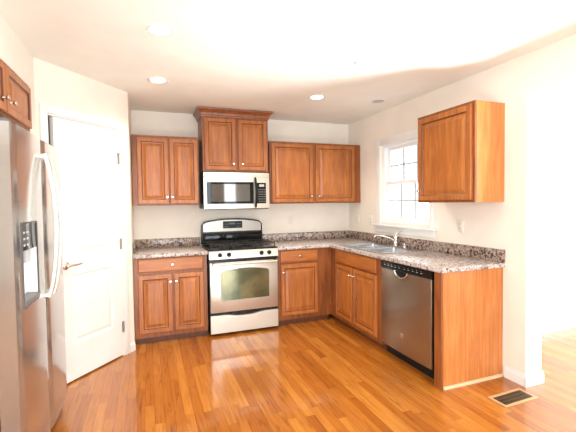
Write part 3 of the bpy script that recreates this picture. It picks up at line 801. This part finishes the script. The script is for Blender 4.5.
# ---------------------------------------------------------------- refrigerator
FW = .97; FYN = -2.64; FD = .825
c = thing('refrigerator', 'stainless side-by-side refrigerator with ice and water dispenser, against left wall', 'refrigerator', (-1.198, FYN, 0), math.pi/2)
bm = bmesh.new(); add_box(bm, .004, FW-.004, -(FD-.095), -.02, .03, 1.766, bev=.004); mesh_obj('cabinet_body', bm, 'grey', c, smooth=True)
bm = bmesh.new(); add_box(bm, .01, FW-.01, -(FD-.07), -(FD-.094), .015, .105); mesh_obj('toe_grille', bm, 'plastic', c)
for xx in (.06, FW-.06):
    bm = bmesh.new(); add_lathe(bm, [(0, 0), (.02, 0), (.02, .03), (0, .03)], 12, Matrix.Translation((xx, -.70, 0))); mesh_obj('foot', bm, 'plastic', c)
SPL = .51
def fdoor(name, x0, x1, hole=None):
    z0, z1 = .115, 1.784; yb = -(FD-.085); yf = -FD; bow = .004
    bm = bmesh.new(); t = bmesh.new()
    xs_ = [x0+(x1-x0)*i/16 for i in range(17)]
    if hole: xs_ = sorted(set([x for x in xs_ if not (abs(x-hole[0]) < .02 or abs(x-hole[1]) < .02)] + [hole[0], hole[1]]))
    zs_ = [z0] + ([hole[2], hole[3]] if hole else []) + [z1]
    md_ = (x0+x1)/2; hw = (x1-x0)/2
    def yy(x): s = (x-md_)/hw; return yf + bow*s*s + .008*max(0, abs(s)-.94)/.06
    V = {}
    def v(i, j, b_):
        k = (i, j, b_)
        if k not in V: V[k] = t.verts.new((xs_[i], yb if b_ else yy(xs_[i]), zs_[j]))
        return V[k]
    nx, nz = len(xs_)-1, len(zs_)-1
    inh = lambda i, j: hole and j == 1 and hole[0]-1e-6 <= xs_[i] and xs_[i+1] <= hole[1]+1e-6
    for i in range(nx):
        for j in range(nz):
            if not inh(i, j): t.faces.new((v(i, j, 0), v(i+1, j, 0), v(i+1, j+1, 0), v(i, j+1, 0)))
            t.faces.new((v(i, j, 1), v(i, j+1, 1), v(i+1, j+1, 1), v(i+1, j, 1)))
        t.faces.new((v(i, 0, 0), v(i, 0, 1), v(i+1, 0, 1), v(i+1, 0, 0))); t.faces.new((v(i, nz, 0), v(i+1, nz, 0), v(i+1, nz, 1), v(i, nz, 1)))
    for j in range(nz):
        t.faces.new((v(0, j, 0), v(0, j+1, 0), v(0, j+1, 1), v(0, j, 1))); t.faces.new((v(nx, j, 0), v(nx, j, 1), v(nx, j+1, 1), v(nx, j+1, 0)))
    merge(bm, t)
    return mesh_obj(name, bm, 'steelv', c, smooth=True), yy
hole = (.075, .335, .93, 1.335)
d1, y1f = fdoor('freezer_door', 0, SPL-.003, hole)
d2, y2f = fdoor('fridge_door', SPL+.003, FW)
# dispenser: frame, recess, control panel, spout, tray
hx0, hx1, hz0, hz1 = hole
bm = bmesh.new()
yf = -FD+.004; t = .008
add_box(bm, hx0-.0, hx0+t, yf-.006, yf+.05, hz0, hz1); add_box(bm, hx1-t, hx1, yf-.006, yf+.05, hz0, hz1)
add_box(bm, hx0+t, hx1-t, yf-.006, yf+.05, hz1-t, hz1); add_box(bm, hx0+t, hx1-t, yf-.006, yf+.05, hz0, hz0+t)
dis = mesh_obj('dispenser_frame', bm, 'paneldark', d1)
bm = bmesh.new(); add_box(bm, hx0+t, hx1-t, yf+.052, yf+.06, hz0+t, hz1-t); 
add_box(bm, hx1-t-.004, hx1-t-.0005, yf+.0, yf+.052, hz0+.031, hz1-.136)
mesh_obj('dispenser_recess', bm, 'vinyl', dis)
bm = bmesh.new(); add_box(bm, hx0+t, hx1-t, yf-.002, yf+.05, hz1-.135, hz1-t); mesh_obj('dispenser_control_panel', bm, 'blackglass', dis)
for i in range(2):
    for j in range(3): box('dispenser_button', 'ltgrey', dis, hx0+.03+i*.05, hx0+.055+i*.05, yf-.0035, yf-.0015, hz1-.115+j*.03, hz1-.105+j*.03)
bm = bmesh.new(); add_box(bm, (hx0+hx1)/2-.035, (hx0+hx1)/2+.035, yf+.005, yf+.05, hz1-.20, hz1-.136, bev=.005); mesh_obj('dispenser_spout', bm, 'ltgrey', dis, smooth=True)
bm = bmesh.new(); add_box(bm, hx0+t, hx1-t, yf-.01, yf+.05, hz0+t, hz0+.03, bev=.002); mesh_obj('drip_tray', bm, 'grey', dis, smooth=True)
# handles: bowed flat bars
for name_x, dparent in ((SPL-.055, d1), (SPL+.055, d2)):
    bm = bmesh.new(); n = 24; pts = []
    for i in range(n+1):
        s = i/n; pts.append((name_x, -FD-.018-.046*(math.sin(math.pi*s)**.7), .90+.80*s))
    add_tube(bm, pts, .012, 12, flat=.9)
    for z in (.912, 1.688): add_box(bm, name_x-.009, name_x+.009, -FD-.026, -FD+.010, z-.011, z+.011, bev=.003)
    mesh_obj('door_handle', bm, 'steel', dparent, smooth=True)
for xx in (.035, FW-.09):
    bm = bmesh.new(); add_box(bm, xx, xx+.055, -(FD-.03), -(FD-.14), 1.785, 1.806, bev=.004); mesh_obj('hinge_cover', bm, 'grey', c, smooth=True)

# ---------------------------------------------------------------- outlets on the walls
def outlet(label, loc, rotz, switch=False):
    c = thing('light_switch' if switch else 'wall_outlet', label, 'switch' if switch else 'outlet', loc, rotz, 'ivory wall outlets')
    bm = bmesh.new(); add_box(bm, -.036, .036, -.006, -.0005, -.058, .058, bev=.002); mesh_obj('cover_plate', bm, 'outlet', c, smooth=True)
    if switch:
        bm = bmesh.new(); add_box(bm, -.011, .011, -.009, -.0065, -.022, .022, bev=.001); mesh_obj('toggle', bm, 'outlet', c, smooth=True)
    else:
        for z in (-.02, .02):
            bm = bmesh.new(); add_box(bm, -.015, .015, -.0085, -.0065, z-.014, z+.014, bev=.0008); so = mesh_obj('socket', bm, 'outlet', c, smooth=True)
            bm = bmesh.new(); add_box(bm, -.008, -.005, -.0092, -.0087, z-.004, z+.006); add_box(bm, .005, .008, -.0092, -.0087, z-.004, z+.006); mesh_obj('slot', bm, 'grey', so)
outlet('ivory outlet on the back wall above counter right of the range', (1.94, 0, 1.185), 0)
outlet('ivory outlet on right wall nearest the room corner, above the backsplash', (X, -.235, 1.182), -math.pi/2)
outlet('ivory outlet on right wall just left of the window sill', (X, -.548, 1.18), -math.pi/2)
outlet('ivory outlet on right wall below the single-door wall cabinet', (X, -2.0, 1.18), -math.pi/2)

# ---------------------------------------------------------------- ceiling fixtures
def downlight(x, y, label, lit=True, r=.085):
    c = thing('recessed_downlight', label, 'ceiling light', (x, y, H), 0, 'recessed ceiling lights')
    bm = bmesh.new(); add_lathe(bm, [(r*.74, -.001), (r*.74, -.004), (r, -.006), (r*1.03, -.003), (r*1.03, -.0005)], 32); mesh_obj('trim_ring', bm, 'trim', c, smooth=True)
    bm = bmesh.new(); add_lathe(bm, [(0, -.0015), (r*.73, -.0015), (r*.73, -.0035), (0, -.005)], 32); mesh_obj('lens', bm, 'lamp' if lit else 'ltgrey', c, smooth=True)
    if lit:
        d = bpy.data.lights.new('downlight_beam', 'SPOT'); d.energy = 52; d.color = (1, .88, .72); d.spot_size = R(140); d.spot_blend = .8; d.shadow_soft_size = .06
        o = bpy.data.objects.new('downlight_beam', d); COL.objects.link(o); o.location = (x, y, H-.02)
downlight(.274, -2.149, 'lit recessed ceiling light nearest the fridge and camera')
downlight(.286, -1.169, 'lit recessed ceiling light in front of the pantry corner')
downlight(1.816, -1.113, 'lit recessed ceiling light right of the tall microwave cabinet')
downlight(2.502, -1.174, 'unlit grey recessed ceiling light close to the window wall', lit=False)
c = thing('smoke_detector', 'small round white smoke detector on the ceiling', 'smoke detector', (1.743, -2.086, H))
bm = bmesh.new(); add_lathe(bm, [(0, -.028), (.025, -.028), (.032, -.022), (.045, -.018), (.048, -.001), (0, -.001)], 28); mesh_obj('cover', bm, 'trim', c, smooth=True)

# ---------------------------------------------------------------- floor vent
c = thing('floor_vent', 'bronze metal floor register set in the planks by the doorway', 'floor vent', (2.575, -2.71, 0), R(2))
bm = bmesh.new(); xs_ = [-.165, -.14, .14, .165]; ys_ = [-.075, -.052, .052, .075]
add_cells(bm, xs_, ys_, lambda i, j: not (i == 1 and j == 1), .0005, .006, bev=.0015); mesh_obj('vent_frame', bm, 'ventrim', c, smooth=True)
bm = bmesh.new(); add_box(bm, -.14, .14, -.052, .052, .0006, .0012)
for i in range(24): xx = -.138+i*.0118; add_box(bm, xx, xx+.006, -.052, .052, .0012, .005)
for yy in (-.018, .018): add_box(bm, -.14, .14, yy-.003, yy+.003, .0012, .0052)
mesh_obj('louver_grille', bm, 'bronze', c)
